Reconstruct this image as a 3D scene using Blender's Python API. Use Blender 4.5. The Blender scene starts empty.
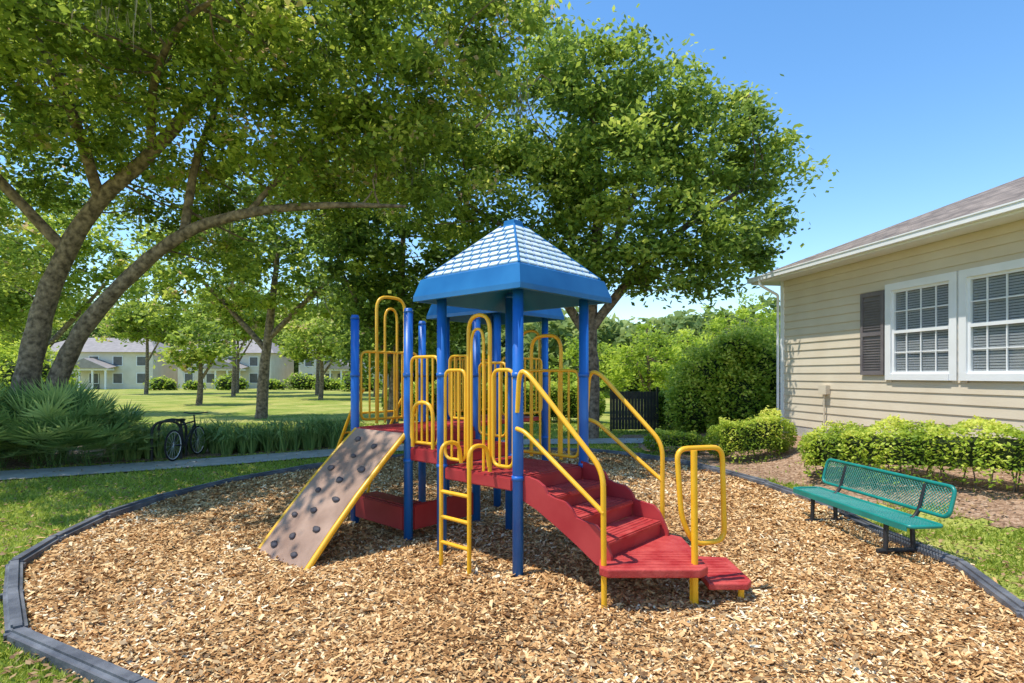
import bpy, bmesh, math, random
import numpy as np
from mathutils import Vector, Matrix
random.seed(4); rng=np.random.default_rng(7)
scene=bpy.context.scene
col=scene.collection

# ------------------------------------------------------------ helpers
def link(o,parent=None):
    col.objects.link(o)
    if parent is not None: o.parent=parent
    return o
def empty(name,loc=(0,0,0),rz=0):
    e=bpy.data.objects.new(name,None); e.location=loc; e.rotation_euler=(0,0,rz); e.empty_display_size=.2
    return link(e)
def mat_new(name):
    m=bpy.data.materials.new(name); m.use_nodes=True
    return m,m.node_tree.nodes,m.node_tree.links,m.node_tree.nodes['Principled BSDF']
def mat_noise(name,c1,c2,scale=5,rough=.6,bump=0,bscale=40,spec=.3,metal=0,detail=4):
    m,n,l,p=mat_new(name)
    tc=n.new('ShaderNodeTexCoord'); nz=n.new('ShaderNodeTexNoise'); nz.inputs['Scale'].default_value=scale; nz.inputs['Detail'].default_value=detail
    l.new(tc.outputs['Object'],nz.inputs['Vector'])
    r=n.new('ShaderNodeValToRGB'); r.color_ramp.elements[0].position=.35; r.color_ramp.elements[1].position=.68
    r.color_ramp.elements[0].color=(*c1,1); r.color_ramp.elements[1].color=(*c2,1)
    l.new(nz.outputs['Fac'],r.inputs['Fac']); l.new(r.outputs['Color'],p.inputs['Base Color'])
    p.inputs['Roughness'].default_value=rough; p.inputs['Specular IOR Level'].default_value=spec; p.inputs['Metallic'].default_value=metal
    if bump:
        n2=n.new('ShaderNodeTexNoise'); n2.inputs['Scale'].default_value=bscale; n2.inputs['Detail'].default_value=5
        l.new(tc.outputs['Object'],n2.inputs['Vector'])
        b=n.new('ShaderNodeBump'); b.inputs['Strength'].default_value=bump; b.inputs['Distance'].default_value=.02
        l.new(n2.outputs['Fac'],b.inputs['Height']); l.new(b.outputs['Normal'],p.inputs['Normal'])
    return m
def mat_tone(name,stops,transl=.0,rough=.55,spec=.25):
    m,n,l,p=mat_new(name)
    a=n.new('ShaderNodeAttribute'); a.attribute_name='tone'
    r=n.new('ShaderNodeValToRGB'); cr=r.color_ramp
    cr.elements[0].position=stops[0][0]; cr.elements[0].color=(*stops[0][1],1)
    cr.elements[1].position=stops[-1][0]; cr.elements[1].color=(*stops[-1][1],1)
    for s in stops[1:-1]:
        e=cr.elements.new(s[0]); e.color=(*s[1],1)
    l.new(a.outputs['Fac'],r.inputs['Fac']); l.new(r.outputs['Color'],p.inputs['Base Color'])
    p.inputs['Roughness'].default_value=rough; p.inputs['Specular IOR Level'].default_value=spec
    if transl>0:
        t=n.new('ShaderNodeBsdfTranslucent'); mx=n.new('ShaderNodeMixShader'); mx.inputs[0].default_value=transl
        hs=n.new('ShaderNodeHueSaturation'); hs.inputs['Hue'].default_value=.485; hs.inputs['Value'].default_value=1.7
        l.new(r.outputs['Color'],hs.inputs['Color']); l.new(hs.outputs['Color'],t.inputs['Color'])
        l.new(p.outputs[0],mx.inputs[1]); l.new(t.outputs[0],mx.inputs[2])
        l.new(mx.outputs[0],n['Material Output'].inputs['Surface'])
    return m
def mesh_obj(name,verts,faces,mat,parent=None,smooth=False):
    me=bpy.data.meshes.new(name); me.from_pydata([tuple(v) for v in verts],[],faces); me.update()
    if mat: me.materials.append(mat)
    if smooth:
        for p in me.polygons: p.use_smooth=True
    return link(bpy.data.objects.new(name,me),parent)
def fast_mesh(name,V,k,tone,mat,parent=None):
    """V: (N,k,3) polygons"""
    N=V.shape[0]; me=bpy.data.meshes.new(name)
    me.vertices.add(N*k); me.vertices.foreach_set('co',V.reshape(-1).astype(np.float32))
    me.loops.add(N*k); me.loops.foreach_set('vertex_index',np.arange(N*k,dtype=np.int32))
    me.polygons.add(N); me.polygons.foreach_set('loop_start',(np.arange(N)*k).astype(np.int32))
    try: me.polygons.foreach_set('loop_total',np.full(N,k,dtype=np.int32))
    except Exception: pass
    me.update(calc_edges=True)
    a=me.attributes.new('tone','FLOAT','FACE'); a.data.foreach_set('value',tone.astype(np.float32))
    me.materials.append(mat)
    return link(bpy.data.objects.new(name,me),parent)
def unit(a): return a/np.maximum(np.linalg.norm(a,axis=1,keepdims=True),1e-6)
def leaf_quads(C,L,W,up=.5):
    N=len(C); nrm=rng.normal(size=(N,3)); nrm[:,2]=np.abs(nrm[:,2])+up; nrm=unit(nrm)
    t=unit(np.cross(nrm,rng.normal(size=(N,3)))); b=np.cross(nrm,t)
    L=(L*(.7+.6*rng.random(N)))[:,None]; W=(W*(.7+.6*rng.random(N)))[:,None]
    return np.stack([C-t*L/2,C+b*W/2-t*L*.05,C+t*L/2,C-b*W/2-t*L*.05],1)
def box(name,c,s,mat,parent=None,bev=.0,rot=None,segs=2):
    bm=bmesh.new(); bmesh.ops.create_cube(bm,size=1)
    bmesh.ops.scale(bm,vec=s,verts=bm.verts)
    if bev>0: bmesh.ops.bevel(bm,geom=bm.edges[:],offset=bev,segments=segs,affect='EDGES')
    me=bpy.data.meshes.new(name); bm.to_mesh(me); bm.free(); me.materials.append(mat)
    o=bpy.data.objects.new(name,me); o.location=c
    if rot: o.rotation_euler=rot
    return link(o,parent)
def boxes(name,lst,mat,parent=None):
    V=[];F=[]
    for (x0,x1,y0,y1,z0,z1) in lst:
        b=len(V)
        V+=[(x0,y0,z0),(x1,y0,z0),(x1,y1,z0),(x0,y1,z0),(x0,y0,z1),(x1,y0,z1),(x1,y1,z1),(x0,y1,z1)]
        F+=[tuple(b+i for i in f) for f in ((3,2,1,0),(4,5,6,7),(0,1,5,4),(1,2,6,5),(2,3,7,6),(3,0,4,7))]
    return mesh_obj(name,V,F,mat,parent)
def fillet(pts,r=.08,n=5,closed=False):
    pts=[Vector(p) for p in pts]; out=[]
    N=len(pts)
    for i,p in enumerate(pts):
        if not closed and i in (0,N-1): out.append(p); continue
        a=pts[i-1]; b=pts[(i+1)%N]
        da=(a-p); db=(b-p); ra=min(r,da.length*.49); rb=min(r,db.length*.49)
        s=p+da.normalized()*ra; e=p+db.normalized()*rb
        for k in range(n+1):
            t=k/n; out.append(s*(1-t)**2+p*2*t*(1-t)+e*t*t)
    return out
def tube(name,pts,r,mat,parent=None,fil=.08,closed=False):
    pts=fillet(pts,fil,5,closed) if fil>0 else [Vector(p) for p in pts]
    cu=bpy.data.curves.new(name,'CURVE'); cu.dimensions='3D'; cu.bevel_depth=r; cu.bevel_resolution=3; cu.use_fill_caps=True
    sp=cu.splines.new('POLY'); sp.points.add(len(pts)-1)
    for i,p in enumerate(pts): sp.points[i].co=(p.x,p.y,p.z,1)
    sp.use_cyclic_u=closed; sp.use_smooth=True
    cu.materials.append(mat)
    return link(bpy.data.objects.new(name,cu),parent)
def multi_tube(name,plist,r,mat,parent=None,fil=.06):
    cu=bpy.data.curves.new(name,'CURVE'); cu.dimensions='3D'; cu.bevel_depth=r; cu.bevel_resolution=3; cu.use_fill_caps=True
    for pts in plist:
        pts=fillet(pts,fil) if len(pts)>2 and fil>0 else [Vector(p) for p in pts]
        sp=cu.splines.new('POLY'); sp.points.add(len(pts)-1)
        for i,p in enumerate(pts): sp.points[i].co=(p.x,p.y,p.z,1)
        sp.use_smooth=True
    cu.materials.append(mat)
    return link(bpy.data.objects.new(name,cu),parent)
def sstep(a,b,x):
    t=np.clip((x-a)/(b-a),0,1); return t*t*(3-2*t)
def g(x,y):
    return .36*sstep(4.9,6.6,np.asarray(x,float))*sstep(-2,2,np.asarray(y,float))*(1-sstep(22,30,np.asarray(y,float)))
def inpoly(P,poly):
    x=P[:,0];y=P[:,1];ins=np.zeros(len(P),bool);n=len(poly)
    for i in range(n):
        x1,y1=poly[i];x2,y2=poly[(i+1)%n]
        c=((y1>y)!=(y2>y))&(x<(x2-x1)*(y-y1)/((y2-y1)+1e-12)+x1); ins^=c
    return ins

# ------------------------------------------------------------ world, sun, camera
S=Vector((-.36,-.08,.9)).normalized()
w=bpy.data.worlds.new("World"); scene.world=w; w.use_nodes=True
nt=w.node_tree; sky=nt.nodes.new('ShaderNodeTexSky'); sky.sky_type='NISHITA'; sky.sun_disc=False
sky.sun_elevation=math.asin(S.z); sky.sun_rotation=math.atan2(S.x,S.y); sky.air_density=1.2; sky.dust_density=.2; sky.ozone_density=3.0
hsv=nt.nodes.new('ShaderNodeHueSaturation'); hsv.inputs['Saturation'].default_value=1.22; hsv.inputs['Value'].default_value=1.62
nt.links.new(sky.outputs[0],hsv.inputs['Color']); nt.links.new(hsv.outputs[0],nt.nodes['Background'].inputs[0]); nt.nodes['Background'].inputs[1].default_value=.15
sl=bpy.data.lights.new('sun','SUN'); sl.energy=5; sl.angle=math.radians(.5); sl.color=(1,.95,.86)
so=bpy.data.objects.new('sun',sl); so.rotation_euler=S.to_track_quat('Z','Y').to_euler(); so.location=(-5,-3,15); link(so)
cam=bpy.data.cameras.new('camera'); cam.lens=20; cam.sensor_width=36; cam.shift_y=.0327; cam.clip_end=1500
co=bpy.data.objects.new('camera',cam); co.location=(0,0,1.9); co.rotation_euler=(math.radians(90),0,0); link(co); scene.camera=co
scene.view_settings.view_transform='Standard'; scene.view_settings.look='None'; scene.view_settings.exposure=0

# ------------------------------------------------------------ materials
M_yel=mat_noise('yellow_paint',(.86,.42,.010),(.94,.52,.03),3,.35,spec=.5)
M_blue=mat_noise('blue_paint',(.010,.11,.46),(.018,.16,.56),3,.38,spec=.5)
M_roofb=mat_noise('blue_roof_plastic',(.006,.12,.34),(.02,.18,.44),2,.4,spec=.45)
M_tile=mat_noise('roof_tile_sky_gloss',(.62,.74,.78),(.82,.86,.88),4,.45,spec=.5)  # pale colour paints the sky's gloss onto the blue roof's tiles
M_red=mat_noise('red_deck',(.40,.028,.028),(.56,.085,.07),7,.55,spec=.25,bump=.3,bscale=60,detail=7)
M_redp=mat_noise('red_panel',(.38,.026,.032),(.48,.055,.055),2.5,.48,spec=.35)
M_tan=mat_noise('climber_panel',(.24,.145,.10),(.44,.29,.21),2.5,.6,bump=.2,bscale=30,detail=7)
M_rock=mat_noise('hold_grey',(.04,.036,.04),(.10,.09,.10),8,.7)
M_kerb=mat_noise('kerb_plastic',(.07,.075,.09),(.17,.175,.19),5,.6,bump=.3,bscale=30,detail=7)
M_teal=mat_noise('bench_teal',(.008,.20,.17),(.014,.27,.22),4,.35,spec=.5)
M_dark=mat_noise('dark_metal',(.02,.022,.024),(.04,.04,.042),6,.45)
M_white=mat_noise('white_trim',(.78,.78,.77),(.83,.83,.83),3,.5)
M_siding=mat_noise('siding',(.64,.54,.40),(.70,.61,.47),1.2,.6,bump=.08,bscale=25)
M_shutter=mat_noise('shutter',(.15,.13,.135),(.20,.175,.175),4,.5)
M_bark=mat_noise('bark',(.10,.075,.055),(.36,.275,.20),9,.9,bump=1,bscale=26,detail=8)
M_conc=mat_noise('concrete',(.40,.38,.34),(.54,.50,.45),3,.85,bump=.3,bscale=50)
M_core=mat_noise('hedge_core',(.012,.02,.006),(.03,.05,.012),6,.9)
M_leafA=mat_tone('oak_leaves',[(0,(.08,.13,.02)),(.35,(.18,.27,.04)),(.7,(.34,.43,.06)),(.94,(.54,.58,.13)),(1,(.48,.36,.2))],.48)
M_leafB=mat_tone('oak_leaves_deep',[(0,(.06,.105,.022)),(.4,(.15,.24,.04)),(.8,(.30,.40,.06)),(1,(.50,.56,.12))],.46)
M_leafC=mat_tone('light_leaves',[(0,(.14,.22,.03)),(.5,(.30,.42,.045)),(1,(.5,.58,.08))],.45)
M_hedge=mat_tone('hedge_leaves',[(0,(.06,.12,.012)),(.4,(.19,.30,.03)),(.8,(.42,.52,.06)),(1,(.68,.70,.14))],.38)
M_far=mat_tone('distant_leaves',[(0,(.09,.14,.045)),(.5,(.2,.28,.08)),(1,(.38,.45,.14))],.35)
M_palm=mat_tone('palm_leaves',[(0,(.08,.15,.05)),(.5,(.21,.33,.10)),(1,(.44,.54,.19))],.35,rough=.4)
M_grass=mat_tone('grass_blades',[(0,(.13,.19,.025)),(.5,(.28,.37,.05)),(.85,(.46,.50,.10)),(1,(.62,.52,.22))],.4)
M_moss=mat_tone('moss_strands',[(0,(.18,.16,.11)),(1,(.42,.38,.28))],.35)
M_litter=mat_tone('fallen_leaves',[(0,(.14,.07,.03)),(1,(.46,.30,.14))],.0)
M_chip=mat_tone('wood_chips',[(0,(.13,.06,.022)),(.25,(.40,.20,.075)),(.58,(.70,.41,.17)),(.86,(.86,.61,.31)),(1,(.90,.78,.54))],0,rough=.8,spec=.1)

m,n,l,p=mat_new('grass_ground'); M_ground=m
tc=n.new('ShaderNodeTexCoord')
n1=n.new('ShaderNodeTexNoise'); n1.inputs['Scale'].default_value=.35; n1.inputs['Detail'].default_value=7; n1.inputs['Roughness'].default_value=.68
n2=n.new('ShaderNodeTexNoise'); n2.inputs['Scale'].default_value=24; n2.inputs['Detail'].default_value=6
l.new(tc.outputs['Object'],n1.inputs['Vector']); l.new(tc.outputs['Object'],n2.inputs['Vector'])
r1=n.new('ShaderNodeValToRGB'); r1.color_ramp.elements[0].position=.38; r1.color_ramp.elements[0].color=(.24,.33,.05,1)
r1.color_ramp.elements[1].position=.62; r1.color_ramp.elements[1].color=(.58,.53,.17,1)
l.new(n1.outputs['Fac'],r1.inputs['Fac'])
r2=n.new('ShaderNodeValToRGB'); r2.color_ramp.elements[0].position=.3; r2.color_ramp.elements[0].color=(.5,.5,.45,1); r2.color_ramp.elements[1].position=.7; r2.color_ramp.elements[1].color=(1.1,1.1,1,1)
l.new(n2.outputs['Fac'],r2.inputs['Fac'])
mx=n.new('ShaderNodeMix'); mx.data_type='RGBA'; mx.blend_type='MULTIPLY'; mx.inputs[0].default_value=1
l.new(r1.outputs[0],mx.inputs[6]); l.new(r2.outputs[0],mx.inputs[7]); l.new(mx.outputs[2],p.inputs['Base Color'])
p.inputs['Roughness'].default_value=.9; p.inputs['Specular IOR Level'].default_value=.1
b=n.new('ShaderNodeBump'); b.inputs['Strength'].default_value=.8; b.inputs['Distance'].default_value=.04
l.new(n2.outputs['Fac'],b.inputs['Height']); l.new(b.outputs[0],p.inputs['Normal'])

def mulch_mat(name,a,bb,c):
    m,n,l,p=mat_new(name); tc=n.new('ShaderNodeTexCoord')
    v=n.new('ShaderNodeTexVoronoi'); v.inputs['Scale'].default_value=38
    mp=n.new('ShaderNodeMapping'); mp.inputs['Scale'].default_value=(1,.55,1); mp.inputs['Rotation'].default_value=(0,0,.6)
    nz=n.new('ShaderNodeTexNoise'); nz.inputs['Scale'].default_value=9; nz.inputs['Detail'].default_value=5
    ad=n.new('ShaderNodeMix'); ad.data_type='RGBA'; ad.inputs[0].default_value=.12
    l.new(tc.outputs['Object'],nz.inputs['Vector']); l.new(tc.outputs['Object'],mp.inputs[0]); l.new(mp.outputs[0],ad.inputs[6]); l.new(nz.outputs['Color'],ad.inputs[7]); l.new(ad.outputs[2],v.inputs['Vector'])
    sx=n.new('ShaderNodeSeparateColor'); l.new(v.outputs['Color'],sx.inputs[0])
    r=n.new('ShaderNodeValToRGB'); r.color_ramp.elements[0].color=(*a,1); r.color_ramp.elements[1].color=(*c,1); e=r.color_ramp.elements.new(.5); e.color=(*bb,1)
    l.new(sx.outputs[0],r.inputs['Fac']); l.new(r.outputs[0],p.inputs['Base Color'])
    bp=n.new('ShaderNodeBump'); bp.inputs['Strength'].default_value=1; bp.inputs['Distance'].default_value=.03
    l.new(v.outputs['Distance'],bp.inputs['Height']); l.new(bp.outputs[0],p.inputs['Normal'])
    p.inputs['Roughness'].default_value=.9; p.inputs['Specular IOR Level'].default_value=.08
    return m
M_mulch=mulch_mat('mulch',(.26,.13,.05),(.52,.30,.125),(.74,.50,.25))
M_bed=mulch_mat('pine_straw_bed',(.2,.12,.075),(.42,.26,.165),(.58,.41,.28))

# ------------------------------------------------------------ ground sheet
def axis(lo,hi,f0,f1,fine,n):
    a=list(np.linspace(lo,f0,n,endpoint=False)); a+=list(np.arange(f0,f1,fine)); a+=list(np.linspace(f1,hi,n)); return np.array(a)
xs=axis(-420,420,-14,16,.2,14); ys=axis(-60,700,-4,30,.25,14)
X,Y=np.meshgrid(xs,ys); Z=g(X,Y)
V=np.stack([X,Y,Z],-1).reshape(-1,3); nx=len(xs); F=[]
for j in range(len(ys)-1):
    for i in range(nx-1):
        a=j*nx+i; F.append((a,a+1,a+nx+1,a+nx))
mesh_obj('ground',V.tolist(),F,M_ground,smooth=True)

KERB=[(-1.2,2.85),(-2.2,3.33),(-3.52,4.05),(-4.2,4.78),(-4.8,5.5),(-5.08,6.3),(-5.3,7.4),(-5.25,8.5),(-4.9,9.7),(-4.1,11.2),(-3.0,12.5),(-1.4,13.6),(.4,14.0),(1.9,13.8),(2.9,13.0),(3.6,11.9),(4.0,10.8),(4.3,9.6),(4.4,8.4),(4.38,7.4),(4.3,6.5),(4.33,5.5),(3.95,4.35),(3.4,3.3),(2.6,2.7),(1.0,2.5)]
cs=.12
gx=np.arange(-5.4,4.6,cs); gy=np.arange(2.3,14.2,cs)
GX,GY=np.meshgrid(gx,gy)
def mh(x,y): return .026+.018*np.sin(x*1.7+y*.9)+.016*np.sin(x*3.1-y*2.3)-.03*np.exp(-((x-1.9)**2+(y-4.2)**2)/.5)-.02*np.exp(-((x+.6)**2+(y-5.2)**2)/.3)
H=mh(GX,GY)+.008*rng.random(GX.shape)
cen=np.stack([GX[:-1,:-1]+cs/2,GY[:-1,:-1]+cs/2],-1).reshape(-1,2)
ins=inpoly(cen,KERB); idx=np.nonzero(ins)[0]; nx=len(gx); F=[]
for k in idx:
    j,i=divmod(int(k),nx-1); a=j*nx+i; F.append((a,a+1,a+nx+1,a+nx))
Vm=np.stack([GX,GY,np.maximum(H,.004)+.006],-1).reshape(-1,3)
o=mesh_obj('mulch_ground',Vm.tolist(),F,M_mulch,smooth=True)
bm=bmesh.new(); bm.from_mesh(o.data); bmesh.ops.delete(bm,geom=[v for v in bm.verts if not v.link_faces],context='VERTS'); bm.to_mesh(o.data); bm.free()
N=170000
yy=2.6*np.exp(rng.random(N)*math.log(14/2.6)); xx=-5.3+9.9*rng.random(N)
P=np.stack([xx,yy],1); P=P[inpoly(P,KERB)]
N2=1500; pk=rng.integers(0,len(KERB),N2); K=np.array(KERB); tt=rng.random((N2,1)); ex=K[pk]*(1-tt)+K[(pk+1)%len(K)]*tt+rng.normal(size=(N2,2))*.16
P=np.concatenate([P,ex])
N=len(P); hz=np.maximum(mh(P[:,0],P[:,1]),.004)+.008+.020*rng.random(N)
sc=(.66+P[:,1]*.055)*(1+.7*(rng.random(N)<.12))
hz[-N2:]=.03+.02*rng.random(N2)+g(P[-N2:,0],P[-N2:,1])
C=np.stack([P[:,0],P[:,1],hz],1)
nrm=rng.normal(size=(N,3))*.42; nrm[:,2]=1; nrm=unit(nrm); t=unit(np.cross(nrm,rng.normal(size=(N,3)))); bb=np.cross(nrm,t)
Lc=(sc*(.010+.030*rng.random(N)**1.8))[:,None]; Wc=(sc*(.004+.008*rng.random(N)))[:,None]
patch=.10*np.sin(P[:,0]*1.3+2)*np.sin(P[:,1]*1.1)+.08*np.sin(P[:,0]*4.1+P[:,1]*3.3)*np.sin(P[:,1]*2.2)
fast_mesh('wood_chips',np.stack([C-t*Lc-bb*Wc,C+t*Lc-bb*Wc*.6,C+t*Lc*.9+bb*Wc,C-t*Lc*.8+bb*Wc*.9],1),4,np.clip(rng.beta(1.4,1.3,N)+patch,0,1),M_chip)

kp=empty('landscape_border')
def kerb_seg(a,b,i):
    a=Vector((*a,0)); b=Vector((*b,0)); d=b-a; L=d.length; ang=math.atan2(d.y,d.x); k=max(1,round(L/1.25))
    for q in range(k):
        c=a+d*((q+.5)/k); z=float(g(c.x,c.y))
        box(f'timber_{i}_{q}',(c.x,c.y,z+.045+random.uniform(-.008,.006)),(L/k+.015,.125,.15),M_kerb,kp,.03,(random.uniform(-.04,.04),random.uniform(-.01,.01),ang+random.uniform(-.015,.015)),3)
    box(f'joint_{i}',(a.x,a.y,.046),(.15,.15,.155),M_kerb,kp,.05,(0,0,ang),3)
for i in range(len(KERB)): kerb_seg(KERB[i],KERB[(i+1)%len(KERB)],i)

def strip(name,cl,width,mat,z0,th=.0):
    V=[];F=[]; pts=[Vector((x,y,0)) for x,y in cl]
    for i,p in enumerate(pts):
        d=(pts[min(i+1,len(pts)-1)]-pts[max(i-1,0)]).normalized(); nn=Vector((-d.y,d.x,0))*width/2
        for q in (p-nn,p+nn): V.append((q.x,q.y,float(g(q.x,q.y))+z0))
    for i in range(len(pts)-1): F.append((2*i,2*i+2,2*i+3,2*i+1))
    return mesh_obj(name,V,F,mat)
WALK=[(-24,5.2),(-16,7.8),(-11,9.9),(-8.6,11.1),(-6.3,12.4),(-4.2,13.9),(-2.,15.2),(.5,16),(3,16.2),(4.9,16.3)]
strip('sidewalk',WALK,1.25,M_conc,.03)
def dist_poly(P,cl):
    d=np.full(len(P),1e9)
    for (x1,y1),(x2,y2) in zip(cl[:-1],cl[1:]):
        v=np.array([x2-x1,y2-y1],float); t=np.clip(((P-[x1,y1])@v)/(v@v),0,1); q=np.array([x1,y1])+t[:,None]*v
        d=np.minimum(d,np.linalg.norm(P-q,axis=1))
    return d
BED=[(4.5,10.6),(4.95,9.2),(5.3,7.9),(5.75,6.7),(6.3,5.5),(7.0,4),(12,4),(9.2,9),(7.4,15.4),(7.3,18),(3.2,18),(3.4,13.4)]
cs=.1; gx=np.arange(3,12.2,cs); gy=np.arange(3.9,18.2,cs); GX,GY=np.meshgrid(gx,gy)
def wob(P): return P+np.stack([.14*np.sin(P[:,1]*3.1)+.08*np.sin(P[:,1]*9),P[:,1]*0],1)
cen=np.stack([GX[:-1,:-1]+cs/2,GY[:-1,:-1]+cs/2],-1).reshape(-1,2); idx=np.nonzero(inpoly(wob(cen),BED))[0]; F=[]; nx=len(gx)
for k in idx:
    j,i=divmod(int(k),nx-1); a=j*nx+i; F.append((a,a+1,a+nx+1,a+nx))
mesh_obj('planting_bed_ground',np.stack([GX,GY,g(GX,GY)+.010],-1).reshape(-1,3).tolist(),F,M_bed,smooth=True)
LB=[(-16,8.9),(-11,10.9),(-8.6,12.1),(-6.5,13.4),(-4.6,14.6),(-5.5,16.2),(-9,16.5),(-16,15)]
mesh_obj('planting_bed_ground',[(x,y,.012) for x,y in LB],[tuple(range(len(LB)))],M_bed)

N=210000
yy=2.4*np.exp(rng.random(N)*math.log(22/2.4)); xx=(rng.random(N)*2-1)*yy*1.0
P=np.stack([xx,yy],1); keep=(~inpoly(P,KERB))&(dist_poly(P,WALK)>.62)&(~inpoly(P,LB))
inbed=inpoly(wob(P),BED); edge=dist_poly(wob(P),BED[:6])<.12; keep&=~(inbed&(~edge|(rng.random(len(P))<.4))&(rng.random(len(P))>.03))
kd=dist_poly(P,KERB+[KERB[0]]); keep&=kd>.07
pat=np.sin(P[:,0]*2.1+np.sin(P[:,1]*1.7)*2)*np.sin(P[:,1]*2.6+P[:,0])
keep&=~((P[:,0]>4)&(pat>.1)&(rng.random(len(P))<.75))
P=P[keep]; N=len(P); z=g(P[:,0],P[:,1]); Hh=(.03+.03*rng.random(N))*(1+P[:,1]*.02)
base=np.stack([P[:,0],P[:,1],z],1); a=rng.random(N)*6.283; wd=(.0035+.0015*P[:,1])[:,None]*np.stack([np.cos(a),np.sin(a),a*0],1)
tip=base+np.stack([rng.normal(size=N)*Hh*.6,rng.normal(size=N)*Hh*.6,Hh],1)
fast_mesh('grass',np.stack([base-wd,base+wd,tip],1),3,np.clip(rng.beta(2,2,N)*.8+.18*pat[keep]+.1,0,1),M_grass)
N=12000; yy=3*np.exp(rng.random(N)*math.log(18/3)); xx=(rng.random(N)*2-1)*yy; P=np.stack([xx,yy],1); kp_=(~inpoly(P,KERB))|(rng.random(N)<.5); P=P[kp_]
C=np.stack([P[:,0],P[:,1],g(P[:,0],P[:,1])+.05+.01*rng.random(len(P))],1)
fast_mesh('fallen_leaves',leaf_quads(C,.06,.03,up=3),4,rng.random(len(P)),M_litter)

# ------------------------------------------------------------ trees
def limb_mesh(bm,pts,rads,seg=9,jit=.08):
    pts=[Vector(p) for p in pts]
    P=[];R=[]
    for i in range(len(pts)-1):
        p0=pts[max(i-1,0)];p1=pts[i];p2=pts[i+1];p3=pts[min(i+2,len(pts)-1)]
        st=5 if seg>6 else 2
        for k in range(st):
            t=k/st
            P.append(.5*((2*p1)+(-p0+p2)*t+(2*p0-5*p1+4*p2-p3)*t*t+(-p0+3*p1-3*p2+p3)*t**3)); R.append(rads[i]*(1-t)+rads[i+1]*t)
    P.append(pts[-1]);R.append(rads[-1])
    rings=[]
    for i,p in enumerate(P):
        d=(P[min(i+1,len(P)-1)]-P[max(i-1,0)]).normalized(); u=d.cross(Vector((.3,1,.1))).normalized(); v=d.cross(u)
        rings.append([bm.verts.new(p+(u*math.cos(6.2832*k/seg)+v*math.sin(6.2832*k/seg))*R[i]*(1+random.uniform(-jit,jit))) for k in range(seg)])
    for a,b in zip(rings[:-1],rings[1:]):
        for k in range(seg): bm.faces.new((a[k],a[(k+1)%seg],b[(k+1)%seg],b[k]))
    return P
def tree(name,limbs,blobs,leafmat,cl_k=3.2,leaves=110,L=.1,W=.05,clr=.45,fill=.5,twig=.35,tone_shift=0,moss=0):
    e=empty(name,tuple(limbs[0][0][0])); off=Vector(limbs[0][0][0])
    bm=bmesh.new(); allp=[]
    for pts,r in limbs:
        allp+=limb_mesh(bm,[Vector(p)-off for p in pts],r)
    C=[];T=[];MS=[]
    arr=np.array([list(p) for p in allp])
    for (x,y,z,rx,ry,rz) in blobs:
        n=int(cl_k*(rx*ry+ry*rz+rx*rz)/3*4); bt=rng.normal()*.06
        d=unit(rng.normal(size=(n,3))); rad=fill+(1-fill)*rng.random(n)**.6
        c=np.array([x,y,z])-np.array(off)+d*rad[:,None]*np.array([rx,ry,rz])*(1+.15*rng.normal(size=(n,1)))
        for q in c:
            cr=clr*(.5+.85*rng.random()); m=int(leaves*(.5+rng.random()))
            pp=rng.normal(size=(m,3))*cr*.5*np.array([1.15,1.15,.65])+q
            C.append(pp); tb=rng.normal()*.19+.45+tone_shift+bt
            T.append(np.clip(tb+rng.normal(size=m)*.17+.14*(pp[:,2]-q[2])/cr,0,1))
            if rng.random()<moss: MS.append(q)
            if rng.random()<twig:
                k=np.argmin(((arr-q)**2).sum(1)+ (arr[:,2]>q[2]+.5)*3); a=Vector(arr[k]); b=Vector(q); ln=(b-a).length
                if ln>2.4: a=b+(a-b).normalized()*1.0+Vector(rng.normal(size=3)*.3); ln=1.0
                mid=(a+b)/2+Vector(rng.normal(size=3)*.2)
                limb_mesh(bm,[a,mid,b],[.014+.010*ln,.010+.005*ln,.006],5)
    me=bpy.data.meshes.new('trunk_and_limbs'); bm.to_mesh(me); bm.free(); me.materials.append(M_bark)
    for p in me.polygons: p.use_smooth=True
    link(bpy.data.objects.new('trunk_and_limbs',me),e)
    C=np.concatenate(C);T=np.concatenate(T)
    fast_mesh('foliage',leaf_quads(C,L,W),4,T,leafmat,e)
    if MS:
        q=np.repeat(np.array(MS),55,0); M_=len(q); q=q+rng.normal(size=(M_,3))*np.array([.22,.22,.15]); ln=.2+.4*rng.random(M_)
        a=rng.random(M_)*6.283; sd=np.stack([np.cos(a),np.sin(a),a*0],1)*.012; bot=q-np.stack([rng.normal(size=M_)*.05,rng.normal(size=M_)*.05,ln],1)
        fast_mesh('spanish_moss',np.stack([q-sd,q+sd,bot],1),3,rng.random(M_),M_moss,e)
    return len(C)
cnt=[]
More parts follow.
